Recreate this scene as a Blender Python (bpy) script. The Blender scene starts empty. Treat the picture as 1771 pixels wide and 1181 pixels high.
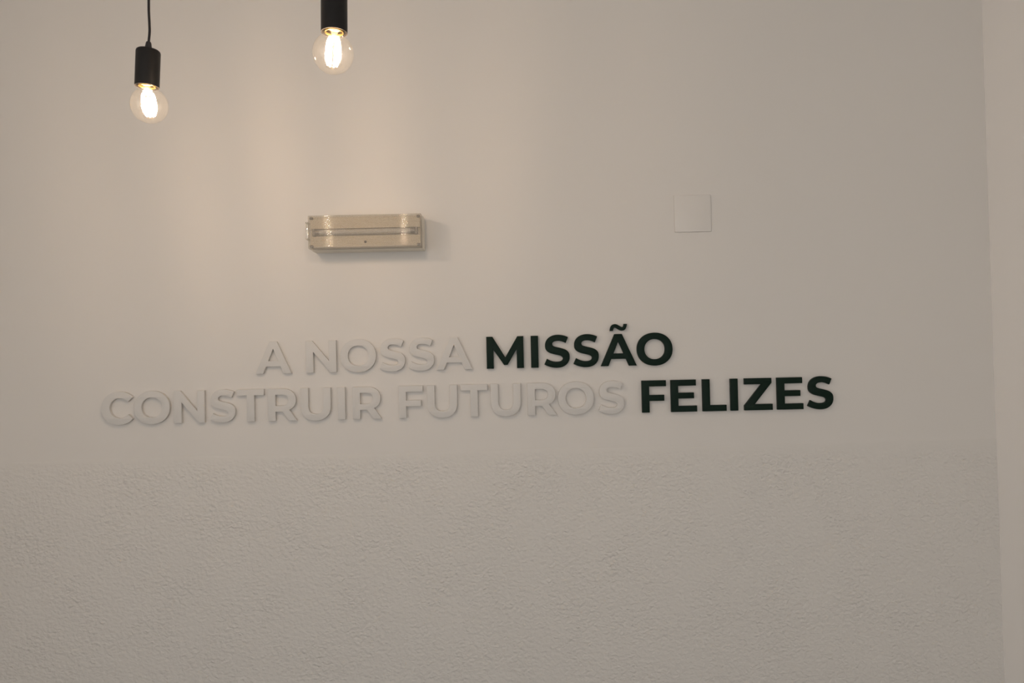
import bpy, bmesh, math
from mathutils import Vector, Matrix

S = bpy.context.scene
COL = S.collection

# ------------------------------------------------------------------ camera, world, light, exposure
cam_d = bpy.data.cameras.new('camera')
cam_d.sensor_width = 36.0
cam_d.lens = 36.0 * 1279.0 / 1771.0
cam_d.clip_start = 0.02
cam = bpy.data.objects.new('camera', cam_d)
COL.objects.link(cam)
cam.matrix_world = (Matrix.Translation((0, -2.3, 1.6)) @ Matrix.Rotation(math.radians(90.97), 4, 'X')
                    @ Matrix.Rotation(-0.0222, 4, 'Z'))
S.camera = cam

WORLD = 1.30                    # soft light drifting in from the rest of the shop behind the camera
FILAMENT = 345.0                # radiance of the glowing LED filaments
w = bpy.data.worlds.new('world')
S.world = w
w.use_nodes = True
bg = w.node_tree.nodes['Background']
bg.inputs['Color'].default_value = (1.0, 0.975, 0.94, 1)
bg.inputs['Strength'].default_value = WORLD

vs = S.view_settings
S.display_settings.display_device = 'sRGB'
vs.view_transform = 'Standard'
vs.look = 'None'
vs.exposure = 0.0
vs.gamma = 1.0
vs.use_curve_mapping = False


# ------------------------------------------------------------------ materials
def new_mat(name):
    m = bpy.data.materials.new(name)
    m.use_nodes = True
    nt = m.node_tree
    return m, nt, nt.nodes['Principled BSDF']


def plain(name, col, rough=0.5, metal=0.0, spec=0.5, vary=0.0, vscale=30.0):
    m, nt, b = new_mat(name)
    b.inputs['Base Color'].default_value = (*col, 1)
    b.inputs['Roughness'].default_value = rough
    b.inputs['Metallic'].default_value = metal
    b.inputs['Specular IOR Level'].default_value = spec
    if vary:
        tc = nt.nodes.new('ShaderNodeTexCoord')
        n = nt.nodes.new('ShaderNodeTexNoise')
        n.inputs['Scale'].default_value = vscale
        n.inputs['Detail'].default_value = 3
        mx = nt.nodes.new('ShaderNodeMix')
        mx.data_type = 'RGBA'
        mx.inputs['A'].default_value = (*[c * (1 - vary) for c in col], 1)
        mx.inputs['B'].default_value = (*[min(1, c * (1 + vary)) for c in col], 1)
        nt.links.new(tc.outputs['Object'], n.inputs['Vector'])
        nt.links.new(n.outputs['Fac'], mx.inputs['Factor'])
        nt.links.new(mx.outputs['Result'], b.inputs['Base Color'])
    return m


def paint_smooth(name, col):
    """matt emulsion on plaster: faint roller relief and a very slight mottle"""
    m, nt, b = new_mat(name)
    tc = nt.nodes.new('ShaderNodeTexCoord')
    n = nt.nodes.new('ShaderNodeTexNoise')
    n.inputs['Scale'].default_value = 2.2
    n.inputs['Detail'].default_value = 3
    mx = nt.nodes.new('ShaderNodeMix')
    mx.data_type = 'RGBA'
    mx.inputs['A'].default_value = (*[c * 0.985 for c in col], 1)
    mx.inputs['B'].default_value = (*[c * 1.015 for c in col], 1)
    n2 = nt.nodes.new('ShaderNodeTexNoise')
    n2.inputs['Scale'].default_value = 14.0
    n2.inputs['Detail'].default_value = 1
    bp = nt.nodes.new('ShaderNodeBump')
    bp.inputs['Strength'].default_value = 0.25
    bp.inputs['Distance'].default_value = 0.002
    L = nt.links.new
    L(tc.outputs['Object'], n.inputs['Vector'])
    L(tc.outputs['Object'], n2.inputs['Vector'])
    L(n.outputs['Fac'], mx.inputs['Factor'])
    L(mx.outputs['Result'], b.inputs['Base Color'])
    L(n2.outputs['Fac'], bp.inputs['Height'])
    L(bp.outputs['Normal'], b.inputs['Normal'])
    b.inputs['Roughness'].default_value = 0.75
    b.inputs['Specular IOR Level'].default_value = 0.3
    return m


def paint_pebbled(name, col):
    """thick roller-stippled coating: flat irregular pebbles about a centimetre wide"""
    m, nt, b = new_mat(name)
    L = nt.links.new
    tc = nt.nodes.new('ShaderNodeTexCoord')
    mp = nt.nodes.new('ShaderNodeMapping')
    mp.inputs['Scale'].default_value = (0.85, 1.0, 1.12)
    L(tc.outputs['Object'], mp.inputs['Vector'])
    a = nt.nodes.new('ShaderNodeTexNoise')
    a.inputs['Scale'].default_value = 104.0
    a.inputs['Detail'].default_value = 0.8
    a.inputs['Distortion'].default_value = 0.6
    L(mp.outputs['Vector'], a.inputs['Vector'])
    big = nt.nodes.new('ShaderNodeTexNoise')
    big.inputs['Scale'].default_value = 7.0
    big.inputs['Detail'].default_value = 2
    L(tc.outputs['Object'], big.inputs['Vector'])
    rm = nt.nodes.new('ShaderNodeMapRange')
    rm.inputs['From Min'].default_value = 0.35
    rm.inputs['From Max'].default_value = 0.65
    rm.inputs['To Min'].default_value = 0.55
    rm.inputs['To Max'].default_value = 1.0
    L(big.outputs['Fac'], rm.inputs['Value'])
    # the coating was rolled out thin along its upper edge
    sp = nt.nodes.new('ShaderNodeSeparateXYZ')
    L(tc.outputs['Object'], sp.inputs['Vector'])
    ed = nt.nodes.new('ShaderNodeMapRange')
    ed.inputs['From Min'].default_value = 1.302
    ed.inputs['From Max'].default_value = 1.255
    L(sp.outputs['Z'], ed.inputs['Value'])
    mu = nt.nodes.new('ShaderNodeMath')
    mu.operation = 'MULTIPLY'
    L(rm.outputs['Result'], mu.inputs[0])
    L(ed.outputs['Result'], mu.inputs[1])
    bp = nt.nodes.new('ShaderNodeBump')
    bp.inputs['Distance'].default_value = 0.0038
    L(mu.outputs['Value'], bp.inputs['Strength'])
    vo = nt.nodes.new('ShaderNodeTexVoronoi')
    vo.feature = 'SMOOTH_F1'
    vo.inputs['Scale'].default_value = 82.0
    vo.inputs['Smoothness'].default_value = 0.35
    ad = nt.nodes.new('ShaderNodeVectorMath')
    ad.operation = 'MULTIPLY_ADD'
    ad.inputs[1].default_value = (0.006, 0.006, 0.006)
    L(a.outputs['Color'], ad.inputs[0])
    L(mp.outputs['Vector'], ad.inputs[2])
    L(ad.outputs['Vector'], vo.inputs['Vector'])
    su = nt.nodes.new('ShaderNodeMath')
    su.operation = 'SUBTRACT'
    L(a.outputs['Fac'], su.inputs[0])
    hv = nt.nodes.new('ShaderNodeMath')
    hv.operation = 'MULTIPLY'
    hv.inputs[1].default_value = 0.55
    L(vo.outputs['Distance'], hv.inputs[0])
    L(hv.outputs['Value'], su.inputs[1])
    L(su.outputs['Value'], bp.inputs['Height'])
    L(bp.outputs['Normal'], b.inputs['Normal'])
    b.inputs['Base Color'].default_value = (*col, 1)
    b.inputs['Roughness'].default_value = 0.7
    b.inputs['Specular IOR Level'].default_value = 0.35
    return m


def thin_clear(name, tint, base, edge, rough, haze=0.0, haze_col=(.8, .8, .8)):
    """thin clear sheet: lets light straight through, reflects more at grazing angles"""
    m = bpy.data.materials.new(name)
    m.use_nodes = True
    nt = m.node_tree
    nt.nodes.remove(nt.nodes['Principled BSDF'])
    out = nt.nodes['Material Output']
    L = nt.links.new
    tr = nt.nodes.new('ShaderNodeBsdfTransparent')
    tr.inputs['Color'].default_value = (*tint, 1)
    gl = nt.nodes.new('ShaderNodeBsdfGlossy')
    gl.inputs['Roughness'].default_value = rough
    lw = nt.nodes.new('ShaderNodeLayerWeight')
    lw.inputs['Blend'].default_value = 0.5
    pw = nt.nodes.new('ShaderNodeMath'); pw.operation = 'POWER'
    pw.inputs[1].default_value = 3.5
    ma = nt.nodes.new('ShaderNodeMath'); ma.operation = 'MULTIPLY_ADD'
    ma.inputs[1].default_value = edge
    ma.inputs[2].default_value = base
    L(lw.outputs['Facing'], pw.inputs[0])
    L(pw.outputs[0], ma.inputs[0])
    mix = nt.nodes.new('ShaderNodeMixShader')
    L(ma.outputs[0], mix.inputs[0])
    body = tr
    if haze:
        df = nt.nodes.new('ShaderNodeBsdfDiffuse')
        df.inputs['Color'].default_value = (*haze_col, 1)
        mh = nt.nodes.new('ShaderNodeMixShader')
        mh.inputs[0].default_value = haze
        L(tr.outputs[0], mh.inputs[1])
        L(df.outputs[0], mh.inputs[2])
        body = mh
    L(body.outputs[0], mix.inputs[1])
    L(gl.outputs[0], mix.inputs[2])
    L(mix.outputs[0], out.inputs['Surface'])
    return m


def glow(name, col, strength):
    m = bpy.data.materials.new(name)
    m.use_nodes = True
    nt = m.node_tree
    b = nt.nodes['Principled BSDF']
    b.inputs['Base Color'].default_value = (0.8, 0.6, 0.2, 1)
    b.inputs['Emission Color'].default_value = (*col, 1)
    b.inputs['Emission Strength'].default_value = strength
    return m


WALL = (0.74, 0.71, 0.675)
M_wall = paint_smooth('matt wall paint', WALL)
M_side = paint_smooth('matt side wall paint', (0.92, 0.895, 0.87))
M_dado = paint_pebbled('stippled wall coating', (0.722, 0.694, 0.658))
M_ceil = plain('white ceiling paint', (0.80, 0.79, 0.77), 0.8, vary=0.01, vscale=3)
M_floor = plain('grey floor', (0.13, 0.12, 0.11), 0.55, vary=0.12, vscale=6)
M_white = plain('white letter board', (0.665, 0.645, 0.62), 0.6, vary=0.01, vscale=12)
M_green = plain('dark green letter board', (0.0050, 0.0165, 0.0105), 0.42, spec=0.12, vary=0.08, vscale=12)
M_black = plain('black lacquer', (0.011, 0.010, 0.010), 0.45, spec=0.25, vary=0.1, vscale=40)
M_lining = plain('dead black socket lining', (0.0035, 0.003, 0.0025), 0.7, spec=0.1, vary=0.1, vscale=60)
M_cord = plain('black textile cord', (0.012, 0.010, 0.012), 0.8, vary=0.25, vscale=400)
M_rubber = plain('black rubber', (0.014, 0.012, 0.014), 0.6, vary=0.1, vscale=60)
M_brass = plain('brass screw cap', (0.72, 0.52, 0.20), 0.28, metal=1.0, vary=0.05, vscale=60)
M_bulb = thin_clear('clear bulb glass', (0.985, 0.975, 0.955), 0.07, 0.60, 0.08, 0.0028, (1.0, 0.95, 0.85))
M_stem = thin_clear('bulb stem glass', (0.97, 0.95, 0.9), 0.06, 0.5, 0.08, 0.08, (0.9, 0.85, 0.7))
M_fil = glow('glowing filament', (1.0, 0.74, 0.53), FILAMENT)
M_wire = plain('nickel wire', (0.6, 0.56, 0.5), 0.35, metal=1.0, vary=0.05)
M_house = plain('aged cream plastic', (0.84, 0.785, 0.68), 0.45, vary=0.03, vscale=14)
M_pan = plain('tan reflector tray', (0.60, 0.51, 0.385), 0.4, vary=0.03, vscale=8)
M_cover = thin_clear('ribbed clear acrylic', (0.95, 0.93, 0.88), 0.16, 0.45, 0.09, 0.20, (0.80, 0.74, 0.64))
M_tube = plain('unlit fluorescent tube', (0.52, 0.49, 0.455), 0.18, vary=0.03, vscale=10)
M_capm = plain('tube end metal', (0.30, 0.27, 0.24), 0.35, metal=0.7, vary=0.05)
M_hold = plain('grey lampholder plastic', (0.30, 0.26, 0.215), 0.5, vary=0.05)
M_clip = plain('brown corner catch', (0.16, 0.125, 0.09), 0.5, vary=0.05)
M_dot = plain('dark indicator lens', (0.05, 0.035, 0.02), 0.25, vary=0.05)
M_plate = plain('white plastic plate', (0.73, 0.70, 0.665), 0.42, vary=0.006, vscale=10)


# ------------------------------------------------------------------ helpers
def link_mesh(name, bm, mat, parent=None, loc=(0, 0, 0), smooth=35):
    bmesh.ops.recalc_face_normals(bm, faces=bm.faces)
    me = bpy.data.meshes.new(name)
    bm.to_mesh(me)
    bm.free()
    if smooth:
        me.shade_smooth()
        me.set_sharp_from_angle(angle=math.radians(smooth))
    me.materials.append(mat)
    o = bpy.data.objects.new(name, me)
    COL.objects.link(o)
    o.location = loc
    if parent:
        o.parent = parent
    return o


def tag(o, label, cat, group=None):
    o['label'] = label
    o['category'] = cat
    if group:
        o['group'] = group
    return o


def empty(name, loc):
    o = bpy.data.objects.new(name, None)
    o.empty_display_size = 0.05
    COL.objects.link(o)
    o.location = loc
    return o


def structure(o, label=None):
    o['kind'] = 'structure'
    if label:
        o['label'] = label
    return o


def box(bm, x0, x1, y0, y1, z0, z1, bevel=0.0, seg=2):
    r = bmesh.ops.create_cube(bm, size=1.0)
    vs_ = r['verts']
    for v in vs_:
        v.co = Vector(((x0 + x1) / 2 + v.co.x * (x1 - x0), (y0 + y1) / 2 + v.co.y * (y1 - y0),
                       (z0 + z1) / 2 + v.co.z * (z1 - z0)))
    if bevel:
        es = list({e for v in vs_ for e in v.link_edges})
        bmesh.ops.bevel(bm, geom=es, offset=bevel, segments=seg, profile=0.5, affect='EDGES')


def lathe(profile, seg=40, mat=None, bm=None, close=False):
    """profile: list of (r, z) from end to end, turned about z; mat moves the result"""
    bm = bm or bmesh.new()
    rings = []
    for r, z in profile:
        if r < 1e-6:
            rings.append([bm.verts.new((0, 0, z))])
        else:
            rings.append([bm.verts.new((r * math.cos(2 * math.pi * k / seg), r * math.sin(2 * math.pi * k / seg), z))
                          for k in range(seg)])
    pairs = list(zip(rings, rings[1:]))
    if close:
        pairs.append((rings[-1], rings[0]))
    for a, b in pairs:
        for k in range(seg):
            k2 = (k + 1) % seg
            if len(a) == 1 and len(b) == 1:
                continue
            if len(a) == 1:
                bm.faces.new((a[0], b[k2], b[k]))
            elif len(b) == 1:
                bm.faces.new((a[k], a[k2], b[0]))
            else:
                bm.faces.new((a[k], a[k2], b[k2], b[k]))
    if mat is not None:
        done = [v for ring in rings for v in ring]
        for v in done:
            v.co = mat @ v.co
    return bm


def tube(points, radius, seg=12, bm=None):
    bm = bm or bmesh.new()
    pts = [Vector(p) for p in points]
    rings = []
    for i, p in enumerate(pts):
        d = (pts[min(i + 1, len(pts) - 1)] - pts[max(i - 1, 0)]).normalized()
        ref = Vector((1, 0, 0)) if abs(d.x) < 0.9 else Vector((0, 1, 0))
        u = d.cross(ref).normalized()
        v = d.cross(u)
        rings.append([bm.verts.new(p + radius * (math.cos(2 * math.pi * k / seg) * u + math.sin(2 * math.pi * k / seg) * v))
                      for k in range(seg)])
    for a, b in zip(rings, rings[1:]):
        for k in range(seg):
            bm.faces.new((a[k], a[(k + 1) % seg], b[(k + 1) % seg], b[k]))
    bm.faces.new(rings[0][::-1])
    bm.faces.new(rings[-1])
    return bm


# ------------------------------------------------------------------ the room
X0, X1, YB, ZC = -2.05, 1.495, -5.2, 3.0
bm = bmesh.new(); box(bm, X0 - 0.15, X1 + 0.15, 0, 0.15, 0, ZC)
structure(link_mesh('wall_back', bm, M_wall, smooth=0), 'smooth off-white painted wall carrying the raised lettering')
bm = bmesh.new(); box(bm, X1, X1 + 0.15, YB, 0, 0, ZC)
structure(link_mesh('wall_right', bm, M_side, smooth=0), 'plain pale side wall at the right edge')
bm = bmesh.new(); box(bm, X0 - 0.15, X0, -1.7, 0, 0, ZC)     # unseen stub, cut short and moved in to shape light on the walls
structure(link_mesh('wall_left_light_stub', bm, M_side, smooth=0))
bm = bmesh.new(); box(bm, X0 - 2.5, X1 + 0.15, YB, 0.15, -0.1, 0)
structure(link_mesh('floor', bm, M_floor, smooth=0))
bm = bmesh.new(); box(bm, X0 - 2.5, X1 + 0.15, YB, 0.15, ZC, ZC + 0.1)
structure(link_mesh('ceiling', bm, M_ceil, smooth=0))

# the stippled lower coating: a thin layer with a slightly wavering feathered upper edge
bm = bmesh.new()
N = 180
rows = []
for i in range(N + 1):
    x = X0 + (X1 - X0) * i / N
    e = 1.3015 + 0.0022 * math.sin(x * 5.1 + 0.6) + 0.0016 * math.sin(x * 17.3) + 0.001 * math.sin(x * 41.0 + 2)
    rows.append([bm.verts.new((x, 0, 0)), bm.verts.new((x, -0.0014, 0)), bm.verts.new((x, -0.0014, e - 0.016)),
                 bm.verts.new((x, -0.0010, e - 0.006)), bm.verts.new((x, 0.0, e))])
for a, b in zip(rows, rows[1:]):
    for k in range(4):
        bm.faces.new((a[k], b[k], b[k + 1], a[k + 1]))
structure(link_mesh('trim_1', bm, M_dado, smooth=60), 'pebbly stippled coating on the lower part of the back wall')

# ------------------------------------------------------------------ glyph outlines (units, cap height 700)
def bez(p0, p1, p2, n=7):
    return [((1 - t) ** 2 * p0[0] + 2 * t * (1 - t) * p1[0] + t * t * p2[0],
             (1 - t) ** 2 * p0[1] + 2 * t * (1 - t) * p1[1] + t * t * p2[1]) for t in [k / n for k in range(1, n + 1)]]


def qpath(start, *segs):
    """segs: a 2-tuple is a line, a pair of 2-tuples is (control, end) of a quadratic"""
    pts = [start]
    for s in segs:
        if isinstance(s[0], tuple):
            pts += bez(pts[-1], s[0], s[1])
        else:
            pts.append(s)
    return pts


def oval(cx, cy, rx, ry, e=2.12, n=72):
    out = []
    for k in range(n):
        a = 2 * math.pi * k / n
        c, s = math.cos(a), math.sin(a)
        out.append((cx + rx * math.copysign(abs(c) ** (2 / e), c), cy + ry * math.copysign(abs(s) ** (2 / e), s)))
    return out


A_BODY = [[(0, 0), (313, 700), (473, 700), (786, 0), (617, 0), (553, 153), (229, 153), (166, 0)],
          [(281, 275), (502, 275), (392, 542)]]
O_ = [oval(391, 350, 391, 362), oval(391, 350, 226, 221)]
def qarc(cx, cy, rx, ry, a0, a1, e=2.15, n=16):
    out = []
    for k in range(n + 1):
        t = math.radians(a0 + (a1 - a0) * k / n)
        c, q = math.cos(t), math.sin(t)
        out.append((cx + rx * math.copysign(abs(c) ** (2 / e), c), cy + ry * math.copysign(abs(q) ** (2 / e), q)))
    return out


S_LEFT = qpath((0, 66), (57, 192),
               ((98, 162), (156, 143)), ((213, 123), (271, 123)),
               ((335, 123), (366, 142)), ((397, 161), (397, 193)),
               ((397, 216), (379, 231)), ((361, 247), (333, 256)), ((305, 265), (257, 276)),
               ((183, 294), (136, 311)), ((89, 329), (55, 367)), ((22, 404), (22, 468)))
S_RIGHT = qpath((292, 712), ((354, 712), (412, 697)), ((471, 682), (516, 655)), (464, 528),
                ((376, 577), (291, 577)), ((232, 577), (204, 558)), ((176, 539), (176, 508)),
                ((176, 477), (208, 462)), ((241, 447), (308, 432)),
                ((382, 414), (429, 397)), ((476, 379), (509, 342)), ((543, 305), (543, 242)))
S_FOOT = qpath((271, -12), ((194, -12), (122, 10)), ((57, 30), (0, 66)))
S_ = [[(x * 1.025, y) for x, y in S_LEFT + qarc(292, 476, 270, 236, 180, 90)[1:-1] + S_RIGHT
       + qarc(271, 226, 272, 238, 0, -90)[1:-1] + S_FOOT[:-1]]]
C_ = [qpath((391, -12), ((280, -12), (191, 35)), ((102, 82), (51, 165)), ((0, 247), (0, 350)),
            ((0, 453), (51, 536)), ((102, 618), (191, 665)), ((280, 712), (392, 712)),
            ((486, 712), (562, 679)), ((638, 646), (689, 584)),
            (585, 488), ((514, 570), (409, 570)), ((344, 570), (293, 542)), ((242, 513), (213, 463)),
            ((184, 413), (184, 350)), ((184, 287), (213, 237)), ((242, 187), (293, 158)),
            ((344, 130), (409, 130)), ((514, 130), (585, 213)), (689, 117),
            ((638, 54), (562, 21)), ((485, -12), (391, -12)))[:-1]]
R_ = [qpath((0, 0), (0, 700), (303, 700), ((397, 700), (466, 669)), ((535, 639), (572, 583)), ((609, 527), (609, 450)),
            ((609, 374), (572, 318)), ((534, 263), (464, 233)), (627, 0), (453, 0), (316, 198), (162, 198), (162, 0)),
      qpath((162, 327), (294, 327), ((368, 327), (406, 359)), ((444, 391), (444, 449)),
            ((444, 507), (406, 538)), ((368, 568), (294, 568)), (162, 568))]
U_ = [qpath((0, 700), (162, 700), (162, 314), ((162, 128), (328, 128)), ((493, 128), (493, 314)), (493, 700),
            (653, 700), (653, 308), ((653, 156), (566, 72)), ((479, -12), (327, -12)),
            ((174, -12), (87, 72)), ((0, 156), (0, 308)))]
TILDE = [qpath((262 - 50, 770), ((228, 918), (322, 918)), ((356, 918), (385, 902)), ((414, 886), (440, 868)), ((466, 850), (486, 850)),
               ((516, 850), (520, 918)), (590, 918), ((578, 772), (486, 772)), ((452, 772), (423, 788)), ((394, 804), (368, 822)),
               ((342, 840), (322, 840)), ((288, 840), (282, 770)))]
GLYPH = {
    'A': A_BODY, 'O': O_, 'S': S_, 'C': C_, 'R': R_, 'U': U_,
    'N': [[(0, 0), (0, 700), (134, 700), (505, 247), (505, 700), (665, 700), (665, 0), (532, 0), (160, 453), (160, 0)]],
    'M': [[(0, 0), (0, 700), (134, 700), (409, 244), (679, 700), (812, 700), (814, 0), (662, 0), (661, 420), (455, 74),
           (382, 74), (152, 411), (152, 0)]],
    'I': [[(0, 0), (0, 700), (162, 700), (162, 0)]],
    'T': [[(0, 568), (0, 700), (586, 700), (586, 568), (374, 568), (374, 0), (212, 0), (212, 568)]],
    'F': [[(0, 0), (0, 700), (532, 700), (532, 570), (162, 570), (162, 382), (489, 382), (489, 252), (162, 252), (162, 0)]],
    'E': [[(0, 0), (0, 700), (551, 700), (551, 570), (161, 570), (161, 418), (505, 418), (505, 292), (161, 292), (161, 130),
           (565, 130), (565, 0)]],
    'L': [[(0, 0), (0, 700), (162, 700), (162, 132), (520, 132), (520, 0)]],
    'Z': [[(0, 0), (0, 105), (379, 568), (8, 568), (8, 700), (598, 700), (598, 595), (220, 132), (614, 132), (614, 0)]],
}
UNIT = 0.0988 / 700.0
THICK = 0.012


def extent(loops):
    xs = [p[0] for lp in loops for p in lp]
    return min(xs), max(xs)


def solid_letter(loops, xmid):
    """flat-cut board letter: outline filled, 12 mm thick, back face on y = 0, edges eased by half a millimetre"""
    cu = bpy.data.curves.new('outline', 'CURVE')
    cu.dimensions = '2D'
    cu.fill_mode = 'BOTH'
    cu.extrude = THICK / 2 - 0.0005
    cu.bevel_depth = 0.0005
    cu.bevel_resolution = 1
    cu.offset = -0.0005
    for lp in loops:
        sp = cu.splines.new('POLY')
        sp.points.add(len(lp) - 1)
        for q, (x, z) in zip(sp.points, lp):
            q.co = ((x - xmid) * UNIT, z * UNIT, 0, 1)
        sp.use_cyclic_u = True
    tmp = bpy.data.objects.new('outline', cu)
    COL.objects.link(tmp)
    dg = bpy.context.evaluated_depsgraph_get()
    me = bpy.data.meshes.new_from_object(tmp.evaluated_get(dg))
    bpy.data.objects.remove(tmp)
    bpy.data.curves.remove(cu)
    me.transform(Matrix.Translation((0, -THICK / 2, 0)) @ Matrix.Rotation(math.pi / 2, 4, 'X'))
    bm_ = bmesh.new()
    bm_.from_mesh(me)
    bpy.data.meshes.remove(me)
    bmesh.ops.remove_doubles(bm_, verts=bm_.verts, dist=0.00002)
    return bm_


LINE1 = [('A', -0.7400, 'w', 'white raised letter A standing alone at the start of the upper line'),
         ('N', -0.5919, 'w', 'white raised letter N in the upper line, after the lone A'),
         ('O', -0.4772, 'w', 'white raised letter O in the upper line, right of the white N'),
         ('S', -0.3715, 'w', 'white raised letter S in the upper line, right after the white O'),
         ('S', -0.2815, 'w', 'white raised letter S in the upper line, just before the second white A'),
         ('A', -0.1800, 'w', 'white raised letter A in the upper line, just left of the dark green M'),
         ('M', -0.0221, 'g', 'dark green raised letter M starting the green word of the upper line'),
         ('I', 0.0694, 'g', 'dark green raised letter I in the upper line, between M and S'),
         ('S', 0.1381, 'g', 'dark green raised letter S in the upper line, right after the I'),
         ('S', 0.2284, 'g', 'dark green raised letter S in the upper line, just before the A with tilde'),
         ('Ã', 0.3290, 'g', 'dark green raised letter A with a tilde above it, upper line'),
         ('O', 0.4412, 'g', 'dark green raised letter O ending the upper line')]
LINE2 = [('C', -1.2256, 'w', 'white raised letter C starting the lower line at the far left'),
         ('O', -1.1178, 'w', 'white raised letter O in the lower line, right after the C'),
         ('N', -1.0016, 'w', 'white raised letter N in the lower line, third from the left'),
         ('S', -0.8992, 'w', 'white raised letter S in the lower line, between N and T'),
         ('T', -0.8124, 'w', 'white raised letter T in the lower line, between S and R'),
         ('R', -0.7141, 'w', 'white raised letter R in the lower line, between T and U'),
         ('U', -0.6108, 'w', 'white raised letter U in the lower line, just before the white I'),
         ('I', -0.5314, 'w', 'white raised letter I in the lower line, between U and R'),
         ('R', -0.4523, 'w', 'white raised letter R ending the first word of the lower line'),
         ('F', -0.3168, 'w', 'white raised letter F starting the second word of the lower line'),
         ('U', -0.2197, 'w', 'white raised letter U in the lower line, between the white F and T'),
         ('T', -0.1211, 'w', 'white raised letter T in the lower line, between two letters U'),
         ('U', -0.0232, 'w', 'white raised letter U in the lower line, between T and R below the green M'),
         ('R', 0.0884, 'w', 'white raised letter R in the lower line, just left of an O'),
         ('O', 0.1935, 'w', 'white raised letter O in the lower line, below the green S pair'),
         ('S', 0.3028, 'w', 'white raised letter S in the lower line, just left of the green F'),
         ('F', 0.4356, 'g', 'dark green raised letter F starting the green word of the lower line'),
         ('E', 0.5277, 'g', 'dark green raised letter E in the lower line, between F and L'),
         ('L', 0.6222, 'g', 'dark green raised letter L in the lower line, between E and I'),
         ('I', 0.6835, 'g', 'dark green raised letter I in the lower line, between L and Z'),
         ('Z', 0.7582, 'g', 'dark green raised letter Z in the lower line, between I and E'),
         ('E', 0.8565, 'g', 'dark green raised letter E in the lower line, between Z and the last S'),
         ('S', 0.9500, 'g', 'dark green raised letter S ending the lower line at the far right')]
GROUPS = {'w': 'white raised letters of the wall slogan', 'g': 'dark green raised letters of the wall slogan'}
for line, base in ((LINE1, 1.5560), (LINE2, 1.4097)):
    for ch, x, c, label in line:
        mat = M_white if c == 'w' else M_green
        if ch == 'Ã':
            lo_, hi_ = extent(A_BODY)
            root = empty('wall_letter', (x, 0, base))
            link_mesh('letter_body', solid_letter(A_BODY, (lo_ + hi_) / 2), mat, root, smooth=25)
            link_mesh('tilde', solid_letter(TILDE, (lo_ + hi_) / 2), mat, root, smooth=25)
        else:
            lo_, hi_ = extent(GLYPH[ch])
            root = link_mesh('wall_letter', solid_letter(GLYPH[ch], (lo_ + hi_) / 2), mat, None, (x, 0, base), smooth=25)
        tag(root, label, 'letter', GROUPS[c])

# ------------------------------------------------------------------ blank cover plate
bm = bmesh.new()
box(bm, -0.057, 0.057, -0.0048, 0, -0.0577, 0.0577, 0.0016, 3)
tag(link_mesh('cover_plate', bm, M_plate, None, (0.5713, 0, 2.0251)),
    'square white blank cover plate on the upper wall right of the lettering centre', 'plate')

# ------------------------------------------------------------------ emergency light
EL = empty('emergency_light', (-0.4332, 0, 1.9268))
HW, HT, DP = 0.1690, 0.1008, 0.097
tag(EL, 'oblong cream emergency light with ribbed clear cover, on the wall above the lettering', 'lamp')
bm = bmesh.new()
t_ = 0.003
box(bm, -HW, HW, -0.004, 0, 0, HT)
box(bm, -HW, HW, -0.058, -0.004, 0, t_)
box(bm, -HW, HW, -0.058, -0.004, HT - t_, HT)
box(bm, -HW, -HW + t_, -0.058, -0.004, t_, HT - t_)
box(bm, HW - t_, HW, -0.058, -0.004, t_, HT - t_)
link_mesh('housing', bm, M_house, EL)
# reflector tray: flat ground with sloping long sides
bm = bmesh.new()
prof = [(-0.0575, 0.0035), (-0.084, 0.0045), (-0.0860, 0.0075), (-0.0860, 0.0385), (-0.0770, 0.0405), (-0.0770, 0.0595),
        (-0.0860, 0.0615), (-0.0860, 0.0930), (-0.084, 0.0960), (-0.0575, 0.0970)]
ra = [bm.verts.new((-HW + 0.0045, y, z)) for y, z in prof]
rb = [bm.verts.new((HW - 0.0045, y, z)) for y, z in prof]
for k in range(len(prof) - 1):
    bm.faces.new((ra[k], rb[k], rb[k + 1], ra[k + 1]))
bm.faces.new(ra)
bm.faces.new(rb[::-1])
link_mesh('reflector_tray', bm, M_pan, EL, smooth=20)
# ribbed clear cover
bm = bmesh.new()
CW, C0, C1 = HW - 0.0005, 0.001, HT - 0.001
prof = [(-0.058, C0), (-DP + 0.0025, C0), (-DP, C0 + 0.0025)]
nr = 24
zs = (C1 - C0 - 0.008) / nr
for k in range(nr):
    for j in range(6):
        u = j / 6
        prof.append((-DP - 0.0009 * math.sin(math.pi * u), C0 + 0.004 + zs * (k + u)))
prof += [(-DP, C1 - 0.004), (-DP, C1 - 0.0025), (-DP + 0.0025, C1), (-0.058, C1)]
cols = []
for i in range(25):                                         # the front is slightly bowed along its length
    u = -1 + 2 * i / 24
    cols.append([bm.verts.new((CW * u, y - (0.008 * (1 - u * u) if y < -DP + 0.0015 else 0), z)) for y, z in prof])
for ra, rb in zip(cols, cols[1:]):
    for k in range(len(prof) - 1):
        bm.faces.new((ra[k], rb[k], rb[k + 1], ra[k + 1]))
bm.faces.new(cols[0])
bm.faces.new(cols[-1][::-1])
link_mesh('ribbed_cover', bm, M_cover, EL, smooth=40)
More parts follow.
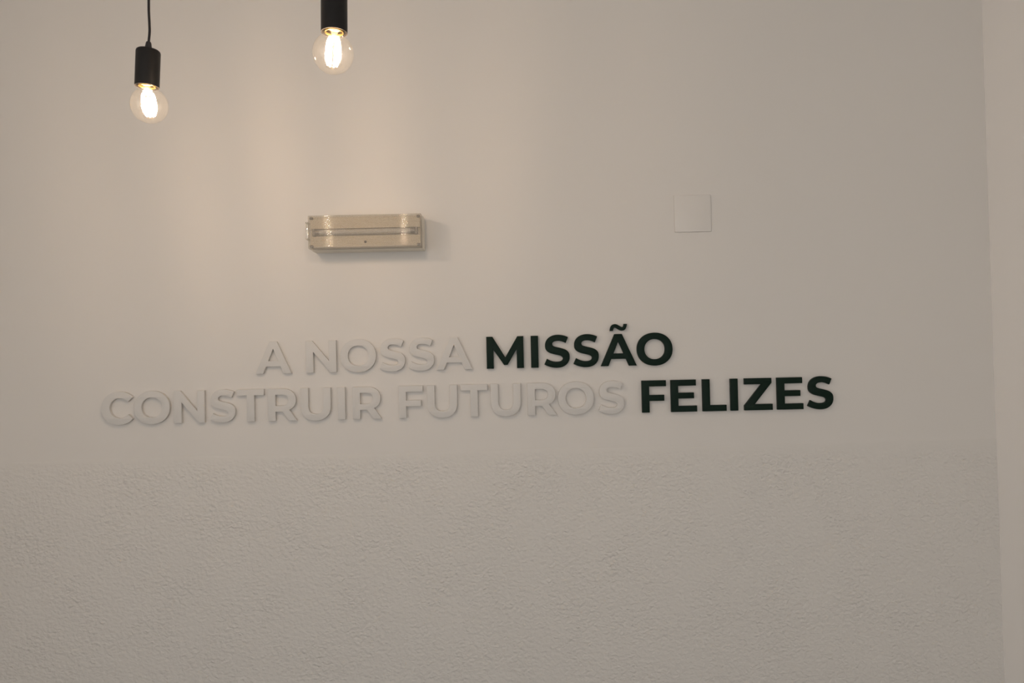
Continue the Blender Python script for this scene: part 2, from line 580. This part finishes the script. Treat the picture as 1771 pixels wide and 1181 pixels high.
# tube with metal ends and holders
RX = Matrix.Rotation(math.pi / 2, 4, 'Y')
TZ, TY = 0.0500, -0.0880
bm = lathe([(0, -0.1475), (0.0078, -0.1475), (0.0080, -0.146), (0.0080, 0.146), (0.0078, 0.1475), (0, 0.1475)], 24,
           Matrix.Translation((0, TY, TZ)) @ RX)
tube_o = link_mesh('fluorescent_tube', bm, M_tube, EL)
for s in (-1, 1):
    bm = lathe([(0.0082, -0.006), (0.0084, -0.005), (0.0084, 0.005), (0.0074, 0.007), (0, 0.007)], 20,
               Matrix.Translation((s * 0.1425, TY, TZ)) @ Matrix.Rotation(s * math.pi / 2, 4, 'Y'))
    link_mesh('tube_cap', bm, M_capm, tube_o)
for s in (-1, 1):
    bm = bmesh.new()
    x0, x1 = sorted((s * 0.1500, s * 0.1575))
    box(bm, x0, x1, -0.0945, -0.080, TZ - 0.0105, TZ + 0.0105, 0.001)
    link_mesh('lampholder', bm, M_hold, EL)
for sx in (-1, 1):
    for z in (0.0080, 0.0925):
        bm = bmesh.new()
        cx = sx * 0.1605
        box(bm, cx - 0.0046, cx + 0.0046, -0.0945, -0.084, z - 0.0036, z + 0.0036, 0.001)
        link_mesh('corner_catch', bm, M_clip, EL)
bm = lathe([(0, 0), (0.0038, 0), (0.0038, 0.003), (0.0025, 0.0045), (0, 0.0048)], 16,
           Matrix.Translation((0.0005, -0.0855, 0.0195)) @ Matrix.Rotation(math.pi / 2, 4, 'X'))
link_mesh('indicator_lens', bm, M_dot, EL)
bm = bmesh.new()
box(bm, -HW - 0.0075, -HW + 0.0002, -0.092, -0.084, 0.029, 0.081, 0.0012)
box(bm, -HW - 0.0075, -HW + 0.0002, -0.098, -0.066, 0.029, 0.033, 0.0008)
box(bm, -HW - 0.0075, -HW + 0.0002, -0.098, -0.066, 0.077, 0.081, 0.0008)
link_mesh('cover_hinge', bm, M_cover, EL)


# ------------------------------------------------------------------ pendant lamps
def pendant(base, sock_bottom, axis, bulb_c, cord_pts, label, spin):
    """base: world point of the bulb's lowest point; the rest is given in world metres too"""
    root = empty('pendant_lamp', base)
    tag(root, label, 'lamp', 'bare bulb pendants hanging before the wall')
    B = Vector(base)
    ax = Vector(axis).normalized()                         # up along the holder
    rot = ax.to_track_quat('Z', 'Y').to_matrix().to_4x4()
    SB = Matrix.Translation(Vector(sock_bottom) - B) @ rot
    ro, ri, ht = 0.0247, 0.0236, 0.0800
    prof = [(ri, 0.0070), (ri, 0.0004), (ri + 0.0003, 0.0), (ro - 0.0004, 0.0), (ro, 0.0005), (ro, ht - 0.0055),
            (ro - 0.0009, ht - 0.0024), (ro - 0.0030, ht - 0.0005), (ro - 0.006, ht), (0.006, ht), (0.0, ht)]
    shell = link_mesh('socket', lathe(prof, 56, SB), M_black, root)
    prof = [(ri, 0.0045), (0.0178, 0.0040), (0.0172, 0.0030), (0.0160, 0.0030), (0.0156, 0.0045), (0.0156, 0.0400), (0, 0.0400)]
    link_mesh('socket_lining', lathe(prof, 48, SB), M_lining, shell)
    prof = [(0.0158, 0.0120), (0.0158, 0.0008), (0.0163, 0.0), (0.0171, 0.0), (0.0176, 0.0008), (0.0176, 0.0038)]
    link_mesh('contact_ring', lathe(prof, 48, SB), M_brass, shell)
    # strain relief on top of the holder
    prof = [(0, ht), (0.0078, ht), (0.0076, ht + 0.003), (0.0068, ht + 0.006), (0.0056, ht + 0.0145), (0.0046, ht + 0.0172), (0, ht + 0.0172)]
    link_mesh('strain_relief', lathe(prof, 24, SB), M_rubber, root)
    # bulb: globe running into a neck, its axis from the neck to the globe centre
    up = (Vector(sock_bottom) - Vector(bulb_c)).normalized()
    BM = Matrix.Translation(Vector(bulb_c) - B) @ up.to_track_quat('Z', 'Y').to_matrix().to_4x4()
    R = 0.0385
    prof = [(0, -R)]
    for k in range(1, 30):
        a = math.radians(-90 + k * 5)
        if a > math.radians(56):
            break
        prof.append((R * math.cos(a), R * math.sin(a)))
    prof += [(0.0188, 0.0360), (0.0158, 0.0395), (0.0143, 0.0440), (0.0137, 0.0490)]
    bulb = link_mesh('bulb', lathe(prof, 56, BM), M_bulb, root, smooth=80)
    # screw cap with thread rolls
    prof = [(0.0141, 0.0475)]
    for k in range(5):
        z = 0.0490 + k * 0.0038
        prof += [(0.0126, z), (0.0133, z + 0.0019)]
    prof += [(0.0120, 0.0685), (0.006, 0.0695), (0, 0.0695)]
    link_mesh('screw_cap', lathe(prof, 36, BM), M_brass, bulb)
    # glass stem and its wire
    prof = [(0.0085, 0.0480), (0.0080, 0.043), (0.0052, 0.0370), (0.0030, 0.0310), (0.0026, 0.0230), (0, 0.0215)]
    link_mesh('stem', lathe(prof, 20, BM), M_stem, bulb)
    tops, bots = [], []
    for k in range(8):
        a = spin + k * math.pi / 4
        tops.append(Vector((0.0100 * math.cos(a), 0.0100 * math.sin(a), 0.0250)))
        bots.append(Vector((0.0085 * math.cos(a + 0.12), 0.0085 * math.sin(a + 0.12), -0.0225)))
    for tp, bt in zip(tops, bots):
        link_mesh('support_wire', tube([BM @ Vector((0.2 * tp.x, 0.2 * tp.y, 0.0290)), BM @ tp], 0.0004, 6), M_wire, bulb)
        pts = []
        for k in range(9):
            u = k / 8
            p = tp.lerp(bt, u)
            s = 1 + 0.42 * math.sin(math.pi * u) ** 0.8
            pts.append(BM @ Vector((p.x * s, p.y * s, p.z)))
        link_mesh('filament', tube(pts, 0.0019, 8), M_fil, bulb)
    # cord from the strain relief up to the ceiling rose
    top = SB @ Vector((0, 0, ht + 0.0165))
    pts = [top] + [Vector(p) - B for p in cord_pts]
    sm = []
    for i in range(len(pts) - 1):                           # Catmull-Rom through the points
        p0, p1, p2, p3 = pts[max(i - 1, 0)], pts[i], pts[i + 1], pts[min(i + 2, len(pts) - 1)]
        for k in range(6):
            t = k / 6
            sm.append(0.5 * ((2 * p1) + (p2 - p0) * t + (2 * p0 - 5 * p1 + 4 * p2 - p3) * t * t + (3 * p1 - p0 - 3 * p2 + p3) * t ** 3))
    sm.append(pts[-1])
    link_mesh('cord', tube(sm, 0.0026, 12), M_cord, root)
    cr = Vector(cord_pts[-1]) - B
    prof = [(0, 0), (0.048, 0), (0.050, -0.002), (0.050, -0.022), (0.047, -0.025), (0.006, -0.026), (0, -0.026)]
    link_mesh('ceiling_rose', lathe(prof, 40, Matrix.Translation((cr.x, cr.y, ZC - B.z))), M_black, root)
    return root


pendant((-0.7732, -0.7092, 2.1168), (-0.7773, -0.7098, 2.1950), (0.060, -0.02, 1), (-0.7732, -0.7092, 2.1553),
        [(-0.7692, -0.7115, 2.3141), (-0.7693, -0.7117, 2.3329), (-0.7700, -0.712, 2.3579), (-0.7699, -0.712, 2.383),
         (-0.7696, -0.711, 2.50), (-0.7696, -0.711, 2.985)],
        'black pendant with a lit clear globe bulb, the lower one hanging on the left', 0.30)
pendant((-0.3266, -0.9096, 2.1377), (-0.3236, -0.9096, 2.2150), (0.014, 0.0, 1), (-0.3266, -0.9096, 2.1762),
        [(-0.3222, -0.9096, 2.36), (-0.3220, -0.9096, 2.50), (-0.3220, -0.9096, 2.985)],
        'black pendant with a lit clear globe bulb, the higher one nearer the middle', 0.62)
